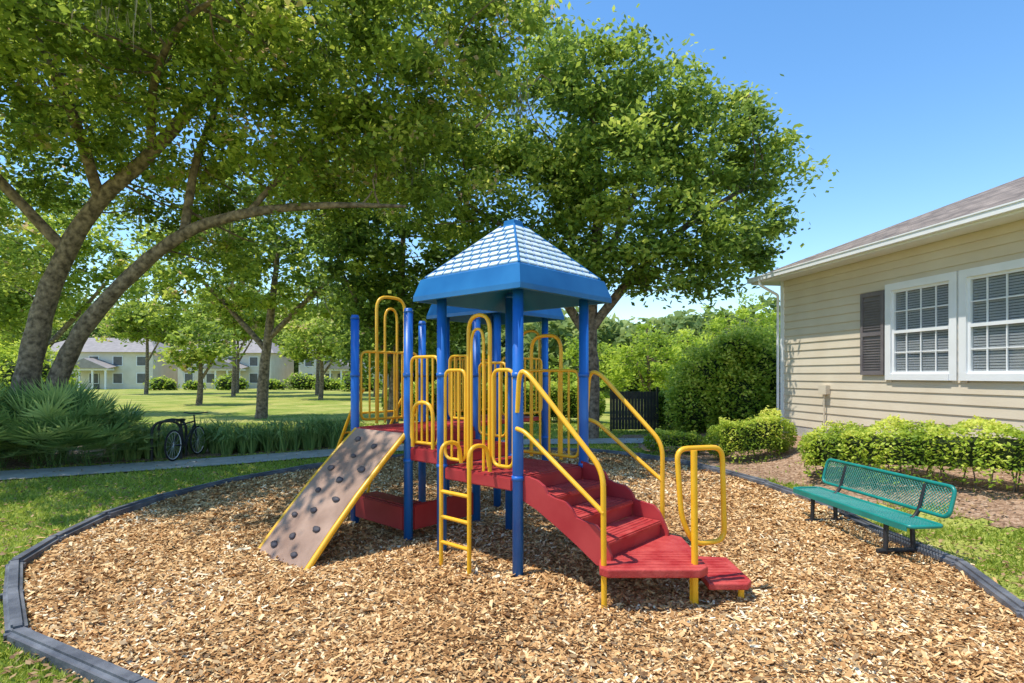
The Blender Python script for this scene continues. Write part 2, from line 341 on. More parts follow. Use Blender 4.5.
cnt.append(tree('oak_tree',[
 ([(-11.4,13,0),(-11.15,13,1.5),(-10.75,13,3.3),(-10.1,12.9,4.7),(-9.2,12.7,5.8),(-7.8,12.3,6.7),(-6.2,11.6,7.7),(-4.4,11,8.9)],[.34,.26,.23,.2,.17,.14,.11,.05]),
 ([(-11.1,13.3,0),(-10.6,13.2,1.6),(-9.9,13.1,2.9),(-8.7,12.9,4.1),(-7.2,12.5,5.0),(-5.6,12.1,5.35),(-3.9,11.9,5.45),(-2.2,11.8,5.4)],[.28,.21,.18,.16,.13,.10,.07,.03]),
 ([(-9.2,12.7,5.8),(-8.9,11.5,7.2),(-9.0,10.5,8.6),(-8.6,9.6,9.6)],[.13,.1,.08,.04]),
 ([(-10.1,12.9,4.7),(-11.0,12.0,6.2),(-11.7,11.2,7.4),(-12.2,10.6,8.2)],[.13,.1,.07,.03]),
 ([(-7.2,12.5,5.0),(-7.0,12.6,6.6),(-6.4,12.6,8.2),(-5.6,12.4,9.8)],[.11,.08,.06,.03]),
 ([(-7.8,12.3,6.7),(-6.8,10.8,7.4),(-5.6,9.6,7.8),(-4.4,8.9,7.9)],[.1,.07,.05,.03]),
 ([(-5.6,12.1,5.35),(-4.8,12.2,6.3),(-3.6,12.4,7.4)],[.07,.05,.03])],
 [(-11.5,11.5,8.2,2.6,2.6,2.0),(-8.8,10.2,8.7,2.6,2.4,1.9),(-6.0,10.0,8.5,2.4,2.4,1.9),(-3.6,10.4,8.3,2.1,2.3,2.0),(-1.6,11.4,9.0,1.9,2.2,2.2),
  (-7.2,8.0,7.7,2.0,1.5,1.0),(-10.0,13.5,10.2,3,2.5,2.2),(-5.6,13.2,10.4,3.2,2.4,2.2),(-1.2,13.6,10.3,2.2,2.0,2.2),(-4.6,12,6.9,2.6,1.8,1.2),(-2.0,12.2,6.7,1.6,1.6,1.2),(-7.8,12,7.2,1.8,1.6,1.0),
  (-13.0,13,6.4,1.8,1.8,1.5),(-9.9,9.0,7.4,2.0,1.4,.9),(-12.4,10.0,6.6,1.5,1.4,1.0),(-8.2,14,6.6,1.9,1.3,1.1),(-5.6,14,6.3,2.0,1.4,1.2),(-3.4,14,7.6,2.2,1.6,1.6),(-11.8,14.5,7.4,2.2,1.4,1.4),(-7.4,14.6,4.9,1.1,.8,.7),(-13.6,14.5,4.4,1.4,1.2,.9),
  (-5.2,7.0,8.9,1.6,1.5,.8),(-3.4,7.8,9.2,1.5,1.4,.8)],  # crown clumps above the view, added to cast dappled shade at left
 M_leafA,cl_k=3.15,leaves=135,L=.15,W=.082,clr=.54,fill=.4,tone_shift=.05,moss=.035,twig=.25))
cnt.append(tree('oak_tree',[
 ([(2.3,17,0),(2.35,17,1.8),(2.3,17,3.2),(2.4,17,4.8),(2.6,17,7),(2.4,17,9.5),(2.3,17,11.0)],[.32,.26,.23,.2,.15,.09,.04]),
 ([(2.3,17,3.2),(3.4,16.8,4.6),(4.8,16.6,6),(6.2,16.6,7),(7.4,16.6,7.6)],[.16,.13,.1,.07,.03]),
 ([(2.3,17,3.0),(1.2,16.8,4.6),(0,16.6,6),(-1.5,16.6,7)],[.16,.12,.08,.04]),
 ([(2.4,17,4.8),(3.6,17.4,7),(4.2,17.4,9.2)],[.13,.08,.04]),
 ([(2.4,17,4.6),(1.4,17.4,7),(1.2,17.2,9)],[.13,.08,.04])],
 [(1.3,17,9.4,2.5,2.5,2.2),(2.6,17,10.8,1.7,2.0,1.4),(4.2,17,9.9,1.8,2.0,1.5),(5.6,17,8.5,2.0,2.1,1.7),(7.4,16.8,7.5,1.3,1.5,1.15),(7.2,16.8,8.7,.8,.9,.7),(3.2,16.6,7.3,2.5,2.3,2.0),
  (.4,16.6,6.8,2.3,2.2,2.0),(5.7,16.2,6.0,1.8,1.5,1.2),(4.2,16.0,4.9,1.8,1.3,1.0),(2.4,15.6,5.4,1.8,1.2,1.2),(1.0,16,5.0,1.5,1.3,.9),(-1.8,16.8,7.6,2.3,2.2,2.2),(6.8,16.5,5.5,1.1,1,.7)],
 M_leafB,cl_k=3.4,leaves=120,L=.18,W=.105,clr=.54,tone_shift=.1,twig=.2))
cnt.append(tree('shade_tree',[([(-4.2,20,0),(-4.1,20,2),(-3.9,20,4.5),(-3.8,20,8)],[.22,.17,.13,.05]),([(-4.1,20,2.2),(-5.2,20,4),(-6,20,5.6)],[.12,.08,.03])],
 [(-3.8,20,6.6,2.4,2,2.2),(-3.2,20,3.9,1.9,1.7,1.7),(-5.4,20,5.7,1.7,1.6,1.7),(-1.6,20,4.6,1.6,1.5,1.6),(-5.5,20,8.4,2,2,1.6),(-2.2,19.8,2.2,1.5,1.2,1.3),(-4.6,20,3.1,1.4,1.2,1.2)],M_leafB,cl_k=3,leaves=100,L=.21,W=.12,clr=.55,tone_shift=-.08,twig=.2))
cnt.append(tree('oak_tree',[([(-11,25,0),(-10.9,25,2),(-10.6,25,4.5),(-10.2,25,8)],[.28,.22,.17,.06]),([(-10.8,25,3),(-12.6,25,5),(-14.2,25,6.6)],[.14,.1,.04]),([(-10.8,25,3.4),(-9,25,5.2),(-7.6,25,6.4)],[.14,.1,.04])],
 [(-10.5,25,8.6,3.0,2.2,2.4),(-13.6,25,7.2,2.4,1.8,1.9),(-7.8,25,7.0,2.2,1.8,1.9),(-10.8,25,5.6,2.6,1.6,1.2),(-14.6,25,5.2,1.6,1.3,1.0),(-7.4,25,5.0,1.5,1.3,1.0)],M_leafA,cl_k=2.1,leaves=80,L=.26,W=.15,clr=.65,tone_shift=.0,twig=.15))
cnt.append(tree('oak_tree',[([(-22.5,27,0),(-22.4,27,2),(-22,27,4.5),(-21.8,27,8)],[.28,.22,.17,.06]),([(-22.3,27,3),(-20.4,27,5),(-19,27,6.6)],[.14,.1,.04])],
 [(-22.5,27,8.6,3.2,2.2,2.4),(-25,27,6.6,2.6,1.8,2.2),(-19.4,27,7.4,2.4,1.8,1.8),(-22.5,27,5.6,2.6,1.6,1.2)],M_leafA,cl_k=2.1,leaves=80,L=.28,W=.16,clr=.65,tone_shift=.03,twig=.15))
for (x,y,hh,rr) in [(-19.8,36,5.6,2.2),(-14.8,44,6.8,3),(-36,38,10,4.5),(-24.5,50,12,3.8),(-36,56,12,4.2),(-18.5,54,12,4.2),(-12,50,9,3.6),(-9,40,6.5,2.6),(-29,60,12,4.4)]:
    cnt.append(tree('lawn_tree',[([(x,y,0),(x+.1,y,hh*.3),(x,y,hh*.85)],[.2,.15,.05]),([(x,y,hh*.25),(x+rr*.4,y,hh*.5),(x+rr*.6,y,hh*.65)],[.1,.07,.03])],
     [(x,y,hh*.72,rr*.8,rr*.8,hh*.26),(x-rr*.45,y,hh*.58,rr*.6,rr*.6,hh*.16),(x+rr*.5,y,hh*.6,rr*.6,rr*.6,hh*.16)],M_leafA,cl_k=1.9,leaves=50,L=.36,W=.2,clr=.72,tone_shift=.02,twig=.15))
for (x,y,hh,rr) in [(3.9,29,4.6,1.7),(6.4,27,4.9,2.0),(9.2,30,4.4,1.9),(13.5,33,7,3)]:
    cnt.append(tree('ornamental_tree',[([(x,y,0),(x+.1,y,hh*.3),(x,y,hh*.85)],[.12,.09,.04]),([(x,y,hh*.2),(x-.5,y,hh*.5),(x-.8,y,hh*.65)],[.08,.05,.02])],
     [(x,y,hh*.62,rr*.85,rr*.8,hh*.3),(x-rr*.5,y,hh*.42,rr*.6,rr*.6,hh*.22),(x+rr*.5,y,hh*.42,rr*.6,rr*.6,hh*.22)],M_leafC,cl_k=3,leaves=60,L=.2,W=.11,clr=.45))
C=[];T=[]
for k in range(150):
    a=-1.15+2.3*k/149; R=random.uniform(98,118) if a<-.05 else random.uniform(48,70)
    x=R*math.tan(a)*.62+random.uniform(-2,2); y=R; hh=random.uniform(12,19) if a<-.05 else random.uniform(5.5,9)
    for q in range(6):
        n=400; d=unit(rng.normal(size=(n,3))); rr=hh*.30
        c=np.array([x+random.uniform(-3,3),y+random.uniform(-2,2),hh*random.uniform(.15,.75)])
        f=1+.2*np.sin(d[:,0]*7+q)*np.sin(d[:,2]*8+k)
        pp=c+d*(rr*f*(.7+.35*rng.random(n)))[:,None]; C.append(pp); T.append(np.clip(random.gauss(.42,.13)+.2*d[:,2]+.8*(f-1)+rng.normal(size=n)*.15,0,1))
C=np.concatenate(C);T=np.concatenate(T); kk=C[:,2]>0; C=C[kk]; T=T[kk]
fast_mesh('distant_trees',leaf_quads(C,.8,.52),4,T,M_far); cnt.append(len(C))

def hedge(name,path,width,height,z_off,dens=1500,L=.06,W=.035,mat=M_hedge,rough=.06,shift=0):
    e=empty(name,(path[0][0],path[0][1],0)); off=np.array([path[0][0],path[0][1],0],float)
    C=[];T=[];V=[];F=[]
    for (x1,y1),(x2,y2) in zip(path[:-1],path[1:]):
        d=np.array([x2-x1,y2-y1],float); Ls=float(np.linalg.norm(d)); d=d/Ls; nn=np.array([-d[1],d[0]])
        n=int(Ls*(width+2*height)*dens); s=rng.random(n)*Ls
        per=rng.random(n)*(width+2*height); cx=np.where(per<height,-width/2,np.where(per<height+width,per-height-width/2,width/2)); cz=np.where(per<height,per,np.where(per<height+width,height,2*height+width-per))
        bulge=.12*np.sin(s*5.1+cz*3)+.08*np.sin(s*11+cx*7+1)+rough*rng.normal(size=n)
        ccx=cx*(1+bulge*1.0/width*1.2)*np.where(cz>height*.85,.9,1); ccz=np.clip(cz*(1+bulge*.6),0.05,None)
        thin=(cz>height*.3)|(rng.random(n)<.35)
        xx=x1+d[0]*s+nn[0]*ccx; yy=y1+d[1]*s+nn[1]*ccx
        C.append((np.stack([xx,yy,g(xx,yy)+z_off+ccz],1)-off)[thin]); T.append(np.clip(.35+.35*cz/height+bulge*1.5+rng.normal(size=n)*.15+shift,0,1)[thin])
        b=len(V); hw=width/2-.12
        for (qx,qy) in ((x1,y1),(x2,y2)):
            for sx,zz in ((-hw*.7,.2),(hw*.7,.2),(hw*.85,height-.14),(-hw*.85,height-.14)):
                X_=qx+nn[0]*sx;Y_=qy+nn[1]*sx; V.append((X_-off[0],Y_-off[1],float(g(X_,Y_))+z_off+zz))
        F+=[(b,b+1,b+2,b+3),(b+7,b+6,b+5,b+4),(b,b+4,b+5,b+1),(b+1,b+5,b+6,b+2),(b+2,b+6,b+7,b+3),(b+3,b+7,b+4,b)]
    for (x,y) in (path[0],path[-1]):
        n=int(width*height*dens*2.2); u=unit(rng.normal(size=(n,3)))*(.45+.55*rng.random((n,1))**.5)*np.array([width*.42,width*.42,height*.45]); 
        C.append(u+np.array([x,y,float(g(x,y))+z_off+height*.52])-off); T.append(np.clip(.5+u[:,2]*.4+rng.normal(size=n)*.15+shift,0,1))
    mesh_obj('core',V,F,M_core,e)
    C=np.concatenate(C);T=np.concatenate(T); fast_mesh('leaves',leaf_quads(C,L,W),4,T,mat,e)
    st=[]
    for (x1,y1),(x2,y2) in zip(path[:-1],path[1:]):
        for k in range(int(math.hypot(x2-x1,y2-y1)*9)):
            t=random.random(); x=x1+(x2-x1)*t-off[0]+random.uniform(-.2,.2); y=y1+(y2-y1)*t-off[1]+random.uniform(-.2,.2); z=float(g(x+off[0],y+off[1]))
            st.append([(x,y,z),(x+random.uniform(-.1,.1),y+random.uniform(-.1,.1),z+height*.6)])
    multi_tube('stems',st,.009,M_bark,e,0)
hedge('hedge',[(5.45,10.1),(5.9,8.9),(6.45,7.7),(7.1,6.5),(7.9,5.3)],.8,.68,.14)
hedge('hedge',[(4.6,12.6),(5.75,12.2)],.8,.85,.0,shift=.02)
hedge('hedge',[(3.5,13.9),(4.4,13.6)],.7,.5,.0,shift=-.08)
hedge('hedge',[(5.1,19.6),(6.2,19)],1.2,1.3,0,dens=900,L=.09,W=.05,shift=-.1)
hedge('hedge',[(-5,24),(-1.5,24),(2,23),(3.2,22.5)],1.2,1.4,0,dens=700,L=.1,W=.06,shift=-.1)
def bush(name,x,y,blobs,mat,L=.09,W=.05,dens=900,shift=0):
    e=empty(name,(x,y,0)); C=[];T=[]
    for (bx,by,bz,rx,ry,rz) in blobs:
        n=int(dens*4*(rx*ry+ry*rz+rx*rz)/3); d=unit(rng.normal(size=(n,3))); f=1+.16*np.sin(d[:,0]*9+d[:,2]*6+bx)*np.cos(d[:,1]*8+d[:,2]*5)+.08*rng.normal(size=n)-.25*rng.random(n)**3
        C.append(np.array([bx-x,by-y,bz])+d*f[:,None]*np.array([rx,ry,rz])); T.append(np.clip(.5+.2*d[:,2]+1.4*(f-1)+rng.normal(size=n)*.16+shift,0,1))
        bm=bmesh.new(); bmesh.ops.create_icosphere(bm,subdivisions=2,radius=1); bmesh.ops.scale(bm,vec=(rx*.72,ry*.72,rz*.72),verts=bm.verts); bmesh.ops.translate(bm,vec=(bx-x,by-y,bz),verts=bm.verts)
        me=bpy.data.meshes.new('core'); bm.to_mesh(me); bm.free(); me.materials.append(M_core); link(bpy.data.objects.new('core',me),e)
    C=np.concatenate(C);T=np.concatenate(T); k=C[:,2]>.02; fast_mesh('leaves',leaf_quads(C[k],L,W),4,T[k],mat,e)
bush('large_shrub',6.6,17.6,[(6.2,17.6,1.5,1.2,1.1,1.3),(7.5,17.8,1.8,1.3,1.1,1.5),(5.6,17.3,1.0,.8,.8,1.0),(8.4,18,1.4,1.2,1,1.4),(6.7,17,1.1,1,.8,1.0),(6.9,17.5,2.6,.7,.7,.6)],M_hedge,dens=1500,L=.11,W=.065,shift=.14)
bush('shrub',10,24,[(9,24,1.3,1.6,1.2,1.4)],M_leafC,dens=700,L=.14,W=.08)
bush('shrub',-23,24,[(-20.5,24,1.5,1.8,1.4,1.6),(-23.5,24.5,1.9,2.2,1.6,2.1)],M_leafC,dens=500,L=.16,W=.09)
for (x,y,r) in [(-44,71,1.2),(-40.5,72,.9),(-36,72,1.4),(-31,73,1.0),(-27.5,74,1.5),(-23,70,1.2),(-18,66,1.6)]:
    bush('shrub',x,y,[(x,y,r*.6,r*1.2,r,r*.8),(x+r*1.1,y,r*.5,r*.8,r*.7,r*.6)],M_hedge,dens=70,L=.35,W=.22,shift=-.05)

def palmetto(x,y,h):
    tris=[];tn=[]
    for k in range(random.randint(16,22)):
        az=random.uniform(0,6.283); el=random.uniform(.3,1.4); Ls=h*random.uniform(.5,.95)
        d=Vector((math.cos(az)*math.cos(el),math.sin(az)*math.cos(el),math.sin(el))); b0=Vector((x+random.uniform(-.1,.1),y+random.uniform(-.1,.1),0)); c=b0+d*Ls
        side=d.cross(Vector((0,0,1))).normalized(); nrm=side.cross(d).normalized()
        tris.append((b0-side*.008,b0+side*.008,c)); tn.append(.3)
        fs=h*random.uniform(.38,.52); tb=random.uniform(.15,.95)
        for q in range(15):
            a=-1.35+2.7*q/14; dd=(d*math.cos(a)+side*math.sin(a)-nrm*random.uniform(0,.25)).normalized(); sd=dd.cross(nrm).normalized()
            e=c+dd*fs*(1-.25*abs(a)/1.35); mid=c+dd*fs*.4
            tris.append((c,mid+sd*.024,e)); tn.append(tb+random.uniform(-.14,.14)); tris.append((c,e,mid-sd*.024)); tn.append(tb+random.uniform(-.14,.14))
    return tris,tn
def palm_group(name,places):
    e=empty(name,(places[0][0],places[0][1],0)); tr=[];tn=[]
    for x,y,h in places:
        a,b=palmetto(x-places[0][0],y-places[0][1],h); tr+=a;tn+=b
    fast_mesh('fronds',np.array([[list(v) for v in t] for t in tr]),3,np.clip(np.array(tn),0,1),M_palm,e)
pl=[]
for k in range(40):
    t=random.random(); x=-14+5.6*t+random.uniform(-.2,.2); y=10.5+1.2*t+random.uniform(-.3,1.6); pl.append((x,y,random.uniform(.95,1.6)))
palm_group('palmetto_plants',pl)
tr=[];tn=[]
for k in range(170):
    t=random.random(); x=-8.7+4.4*t; y=12.5+2.4*t+random.uniform(-.1,1.0); h=random.uniform(.45,.95)
    if abs(x+7.3)<.45 and y<13.6: continue
    for q in range(46):
        az=random.uniform(0,6.283); sp=random.uniform(.1,.8); d=Vector((math.cos(az),math.sin(az),0)); s=Vector((-d.y,d.x,0))*.014
        b0=Vector((x,y,0))+d*.05; mid=b0+d*sp*h*.4+Vector((0,0,h*.75)); e_=b0+d*sp*h+Vector((0,0,h*random.uniform(.4,1)))
        tb=random.uniform(.15,.85); tr.append((b0-s,b0+s,mid)); tn.append(tb); tr.append((mid-s,mid+s,e_)); tn.append(tb+.1); 
fast_mesh('lily_border_plants',np.array([[list(v) for v in t] for t in tr]),3,np.clip(np.array(tn),0,1),M_palm)

# ------------------------------------------------------------ playground structure
PS=empty('playground_structure',(0.056,5.35,0))
A0=Vector((0.056,5.35,0)); U=Vector((-.745,.667,0)); Vv=Vector((.667,.745,0)); SP=1.08
def G(a,b,z):
    return U*(a*SP)+Vv*(b*SP)+Vector((0,0,z))
def Wd(x,y,z): return Vector((x,y,z))-A0
def post(name,a,b,h,r=.052):
    p=G(a,b,0)
    bm=bmesh.new(); bmesh.ops.create_cone(bm,segments=20,radius1=r,radius2=r,depth=h,cap_ends=True,matrix=Matrix.Translation((p.x,p.y,h/2)))
    bmesh.ops.create_cone(bm,segments=20,radius1=r*1.12,radius2=r*.8,depth=.05,cap_ends=True,matrix=Matrix.Translation((p.x,p.y,h+.0)))
    for z in (.93,1.9):
        bmesh.ops.create_cone(bm,segments=20,radius1=r*1.14,radius2=r*1.14,depth=.045,cap_ends=True,matrix=Matrix.Translation((p.x,p.y,z)))
    me=bpy.data.meshes.new(name); bm.to_mesh(me); bm.free(); me.materials.append(M_blue)
    for f in me.polygons: f.use_smooth=len(f.vertices)==4
    link(bpy.data.objects.new(name,me),PS)
for i,(a,b) in enumerate([(0,0),(1,0),(0,1),(1,1)]): post(f'tower_post_{i+1}',a,b,2.85)
for i,(a,b) in enumerate([(1.53,0),(2.53,0),(2.53,1),(1.53,1)]): post(f'deck_post_{i+1}',a,b,2.63)
for i,(a,b) in enumerate([(1.85,1.7),(2.85,1.7),(1.85,2.7),(2.85,2.7)]): post(f'rear_post_{i+1}',a,b,2.92)
angU=math.atan2(U.y,U.x)
def deck(name,a0,a1,b0,b1,z,th=.055,mat=M_red):
    c=G((a0+a1)/2,(b0+b1)/2,z-th/2)
    o=box(name,c,((a1-a0)*SP,(b1-b0)*SP,th),mat,PS,.012,(0,0,angU)); return o
deck('deck_low',.03,.97,.03,.97,.93); deck('deck_step',.99,1.5,.03,.97,1.09); deck('deck_high',1.52,2.5,.03,.97,1.25)
deck('deck_link',1.87,2.5,.99,1.68,1.25); deck('deck_rear',1.88,2.82,1.72,2.68,1.25)
rb=[]
def ribs(a0,a1,b0,b1,z):
    k=a0+.05
    while k<a1-.04:
        rb.append([G(k,b0+.04,z+.001),G(k,b1-.04,z+.001)]); k+=.045
ribs(.03,.97,.03,.97,.93); ribs(1.52,2.5,.03,.97,1.25); ribs(.99,1.5,.03,.97,1.09)
for i in range(3): ribs(-.30-.28*i,-.03-.28*i,.06,.94,(.79,.65,.50)[i])
multi_tube('deck_ribs',rb,.006,M_red,PS,0)
def panel(name,a0,b0,a1,b1,z0,z1,mat=M_redp,th=.04):
    p=G(a0,b0,0);q=G(a1,b1,0);d=q-p; c=(p+q)/2; 
    return box(name,(c.x,c.y,(z0+z1)/2),(d.length,th,z1-z0),mat,PS,.012,(0,0,math.atan2(d.y,d.x)))
panel('skirt_front',.06,0.0,.94,0.0,.80,.925); panel('skirt_step',1.02,0,1.48,0,.94,1.085); panel('skirt_c',1.58,0,2.48,0,1.12,1.245)
panel('skirt_left',2.53,.06,2.53,.94,1.12,1.245); panel('skirt_right',0,.06,0,.94,.80,.925)
panel('riser_1',1.0,.04,1.0,.96,.93,1.05); panel('riser_2',1.515,.04,1.515,.96,1.09,1.2)
panel('low_panel',1.58,0,2.48,0,.13,.40,M_redp,.07); panel('low_panel_shelf',1.6,.13,2.46,.13,.36,.41,M_redp,.26)
panel('low_panel_side',1.53,.06,1.53,.94,.13,.42)
R=.021
def barrier(name,a0,b0,a1,b1,z0,z1,n,r=.013,frame=True):
    L=[]
    P=lambda t,z:(G(a0+(a1-a0)*t,b0+(b1-b0)*t,z))
    if frame: tube(name+'_frame',[P(0,z0),P(0,z1),P(1,z1),P(1,z0)],R*.85,M_yel,PS,.09,True)
    for k in range(n):
        t=(k+1)/(n+1); L.append([P(t,z0),P(t,z1)])
    multi_tube(name+'_bars',L,r,M_yel,PS,0)
def hoop(name,a0,b0,a1,b1,z0,z1,r=R,zb=None):
    tube(name,[G(a0,b0,z0),G(a0,b0,z1),G(a1,b1,z1),G(a1,b1,z0 if zb is None else zb)],r,M_yel,PS,.17)
barrier('barrier_front_l',.66,0,.95,0,1.02,1.95,2)
barrier('barrier_front_r',.05,0,.30,0,1.02,1.95,2)
hoop('entry_hoop',.34,0,.62,0,.95,2.5); hoop('entry_hoop_inner',.40,-.02,.56,-.02,.95,2.36,R*.7)
barrier('barrier_step',1.05,0,1.48,0,1.15,2.1,4)
hoop('step_hoop',1.1,-.03,1.42,-.03,1.1,1.6)
barrier('barrier_left',2.53,.08,2.53,.92,1.33,2.2,6)
hoop('left_hoop',2.53,.30,2.53,.72,1.27,2.93); hoop('left_hoop_inner',2.53,.42,2.53,.60,1.27,2.78,R*.8)
barrier('barrier_inner',1.62,1,2.0,1,1.33,2.15,3)
barrier('barrier_back',.06,1,.94,1,1.0,1.95,6)
hoop('back_hoop',.3,1.02,.7,1.02,.95,2.35)
barrier('barrier_rear_r',1.85,1.78,1.85,2.62,1.33,2.15,6)
barrier('barrier_rear_l',2.85,1.78,2.85,2.62,1.33,2.15,6)
hoop('rear_hoop',1.95,2.7,2.3,2.7,1.27,2.6)
barrier('barrier_step_back',1.05,1,1.48,1,1.15,2.05,4)
for i,b in enumerate((.12,.80)):
    tube(f'arc_rail_{i+1}',[G(2.53,b,1.72),G(2.72,b,1.55),G(3.35,b,.5),G(3.5,b,0)],R,M_yel,PS,.2)
multi_tube('arc_rungs',[[G(2.72+.63*t,.12,1.55-1.05*t),G(2.72+.63*t,.80,1.55-1.05*t)] for t in (.15,.4,.65,.9)],.015,M_yel,PS,0)
for i,a in enumerate((.33,.70)):
    tube(f'ladder_rail_{i+1}',[G(a,-.02,1.0),G(a,-.05,1.22),G(a,-.27,1.22),G(a,-.27,0)],R,M_yel,PS,.11)
multi_tube('ladder_rungs',[[G(.33,-.27,z),G(.70,-.27,z)] for z in (.25,.50,.75)],.019,M_yel,PS,0)
tl=Wd(-1.93,7.07,1.24);tr_=Wd(-1.24,6.46,1.24);bl=Wd(-2.68,5.98,.03);br=Wd(-1.99,5.36,.03)
nrm=(tr_-tl).cross(bl-tl).normalized(); 
if nrm.z<0: nrm=-nrm
V=[];F=[]
nn=10
for s in (0,1):
    for i in range(nn+1):
        t=i/nn; sag=.035*math.sin(t*3.14159)
        for k in range(2):
            p=(tl.lerp(bl,t) if k==0 else tr_.lerp(br,t))-nrm*(.05*s)+nrm*sag; V.append(p)
o=(nn+1)*2
for i in range(nn):
    a=2*i; F+=[(a,a+1,a+3,a+2),(o+a+2,o+a+3,o+a+1,o+a),(a,a+2,o+a+2,o+a),(a+1,o+a+1,o+a+3,a+3)]
F+=[(0,o,o+1,1),(2*nn,2*nn+1,o+2*nn+1,o+2*nn)]
mesh_obj('climbing_panel',V,F,M_tan,PS)
def cp(s,t): 
    return tl.lerp(tr_,s).lerp(bl.lerp(br,s),t)+nrm*(.035*math.sin(t*3.14159))
for k,(s0,sg) in enumerate(((-.03,1),(1.03,1))):
    pts=[cp(s0,t)-nrm*.02 for t in (0,.25,.5,.75,1.03)]
    tube(f'climber_edge_{k+1}',pts,.03,M_yel,PS,0)
tube('climber_foot',[cp(-.03,1.02)-nrm*.02,cp(1.03,1.02)-nrm*.02],.024,M_yel,PS,0)
xa=(tr_-tl).normalized(); ya=(bl-tl).normalized()
for k,(s,t) in enumerate([(.25,.10),(.68,.14),(.45,.24),(.8,.33),(.2,.36),(.55,.43),(.3,.53),(.75,.56),(.5,.66),(.2,.72),(.78,.76),(.45,.84),(.22,.92),(.7,.93)]):
    bm=bmesh.new(); bmesh.ops.create_icosphere(bm,subdivisions=2,radius=1)
    e1,e2=random.uniform(.75,1.3),random.uniform(.7,1.2)
    for v in bm.verts:
        v.co*=1+random.uniform(-.14,.14); v.co=xa*v.co.x*.050*e1+ya*v.co.y*.034*e2+nrm*v.co.z*.028
    me=bpy.data.meshes.new('hold'); bm.to_mesh(me); bm.free(); me.materials.append(M_rock)
    for f in me.polygons: f.use_smooth=True
    oo=bpy.data.objects.new(f'hold_{k+1}',me); oo.location=cp(s,t)+nrm*.008; link(oo,PS)
# stairs
tz=[.79,.65,.50]
for i,z in enumerate(tz):
    a1=-.02-.28*i; a0=a1-.30
    deck(f'tread_{i+1}',a0,a1,.06,.94,z,.045)
    c=G(a1+.005,.5,z+.055); box(f'stair_riser_{i+1}',c,(.02,.86*SP,.12),M_redp,PS,.004,(0,0,angU))
c=G(-.86,.5,.42); box('stair_riser_4',c,(.02,.86*SP,.14),M_redp,PS,.004,(0,0,angU))
for k,b in enumerate((.03,.965)):
    top=[(0,.98),(-.08,.955),(-.20,.93),(-.27,.89),(-.31,.82),(-.38,.795),(-.50,.78),(-.56,.73),(-.60,.66),(-.68,.645),(-.79,.63),(-.85,.57),(-.89,.49),(-.93,.40)]
    bot=[(-.93,.30),(-.80,.30),(-.62,.42),(-.42,.54),(-.2,.66),(0,.74)]
    pl=[G(a,b-.015,z) for a,z in top+bot]; pr=[G(a,b+.015,z) for a,z in top+bot]; n_=len(pl)
    Vs=pl+pr; Fs=[tuple(range(n_)),tuple(range(2*n_-1,n_-1,-1))]+[(i,i+n_,(i+1)%n_+n_,(i+1)%n_) for i in range(n_)]
    mesh_obj(f'stringer_{k+1}',Vs,Fs,M_redp,PS)
lp=[(.73,4.76),(.70,4.56),(.76,4.50),(1.50,4.50),(1.58,4.58),(1.62,5.42),(1.47,5.56)]
def prism(name,pts,z0,z1,mat,parent):
    n_=len(pts); Vs=[Wd(x,y,z0) for x,y in pts]+[Wd(x,y,z1) for x,y in pts]
    Fs=[tuple(range(n_-1,-1,-1)),tuple(range(n_,2*n_))]+[(i,(i+1)%n_,(i+1)%n_+n_,i+n_) for i in range(n_)]
    o=mesh_obj(name,Vs,Fs,mat,parent); bv=o.modifiers.new('b','BEVEL'); bv.width=.012; bv.segments=2; return o
prism('landing',lp,.29,.36,M_red,PS)
prism('transfer_step',[(1.60,4.62),(1.92,4.62),(1.98,4.7),(2.0,5.3),(1.64,5.35)],.15,.205,M_red,PS)
multi_tube('landing_ribs',[[Wd(.78+.002*k,4.56+.065*k,.3605),Wd(1.53,4.56+.065*k,.3605)] for k in range(7)]+[[Wd(1.63,4.67+.07*k,.2055),Wd(1.93,4.67+.07*k,.2055)] for k in range(9)],.006,M_red,PS,0)
for i,(x,y,h) in enumerate([(1.48,4.66,.29),(1.90,4.72,.15),(1.93,5.2,.15),(1.5,5.4,.29)]): tube(f'landing_leg_{i+1}',[Wd(x,y,0),Wd(x,y,h)],.026,M_yel,PS,0)
tube('handrail_near',[G(-.02,-.03,1.55),G(-.05,-.04,1.93),G(-.14,-.05,1.93),Wd(.74,4.62,1.12),Wd(.745,4.60,0)],R*1.1,M_yel,PS,.13)
tube('handrail_near_low',[G(-.02,-.04,1.40),G(-.12,-.05,1.38),Wd(.742,4.605,.78)],R,M_yel,PS,.08)
tube('handrail_far',[G(-.0,1.05,1.5),G(-.03,1.05,1.93),G(-.15,1.04,1.93),Wd(1.49,5.63,1.22),Wd(1.49,5.64,.3)],R*1.1,M_yel,PS,.13)
tube('handrail_far_low',[G(-.02,1.04,1.42),G(-.12,1.04,1.40),Wd(1.49,5.63,.85)],R,M_yel,PS,.08)
tube('grab_loop',[Wd(1.40,4.70,.72),Wd(1.36,4.70,1.29),Wd(1.78,4.82,1.29),Wd(1.80,4.82,.50),Wd(1.5,4.70,.50)],R*1.05,M_yel,PS,.1,True)
tube('grab_loop_post',[Wd(1.49,4.63,0),Wd(1.49,4.66,1.28)],.028,M_yel,PS,0)
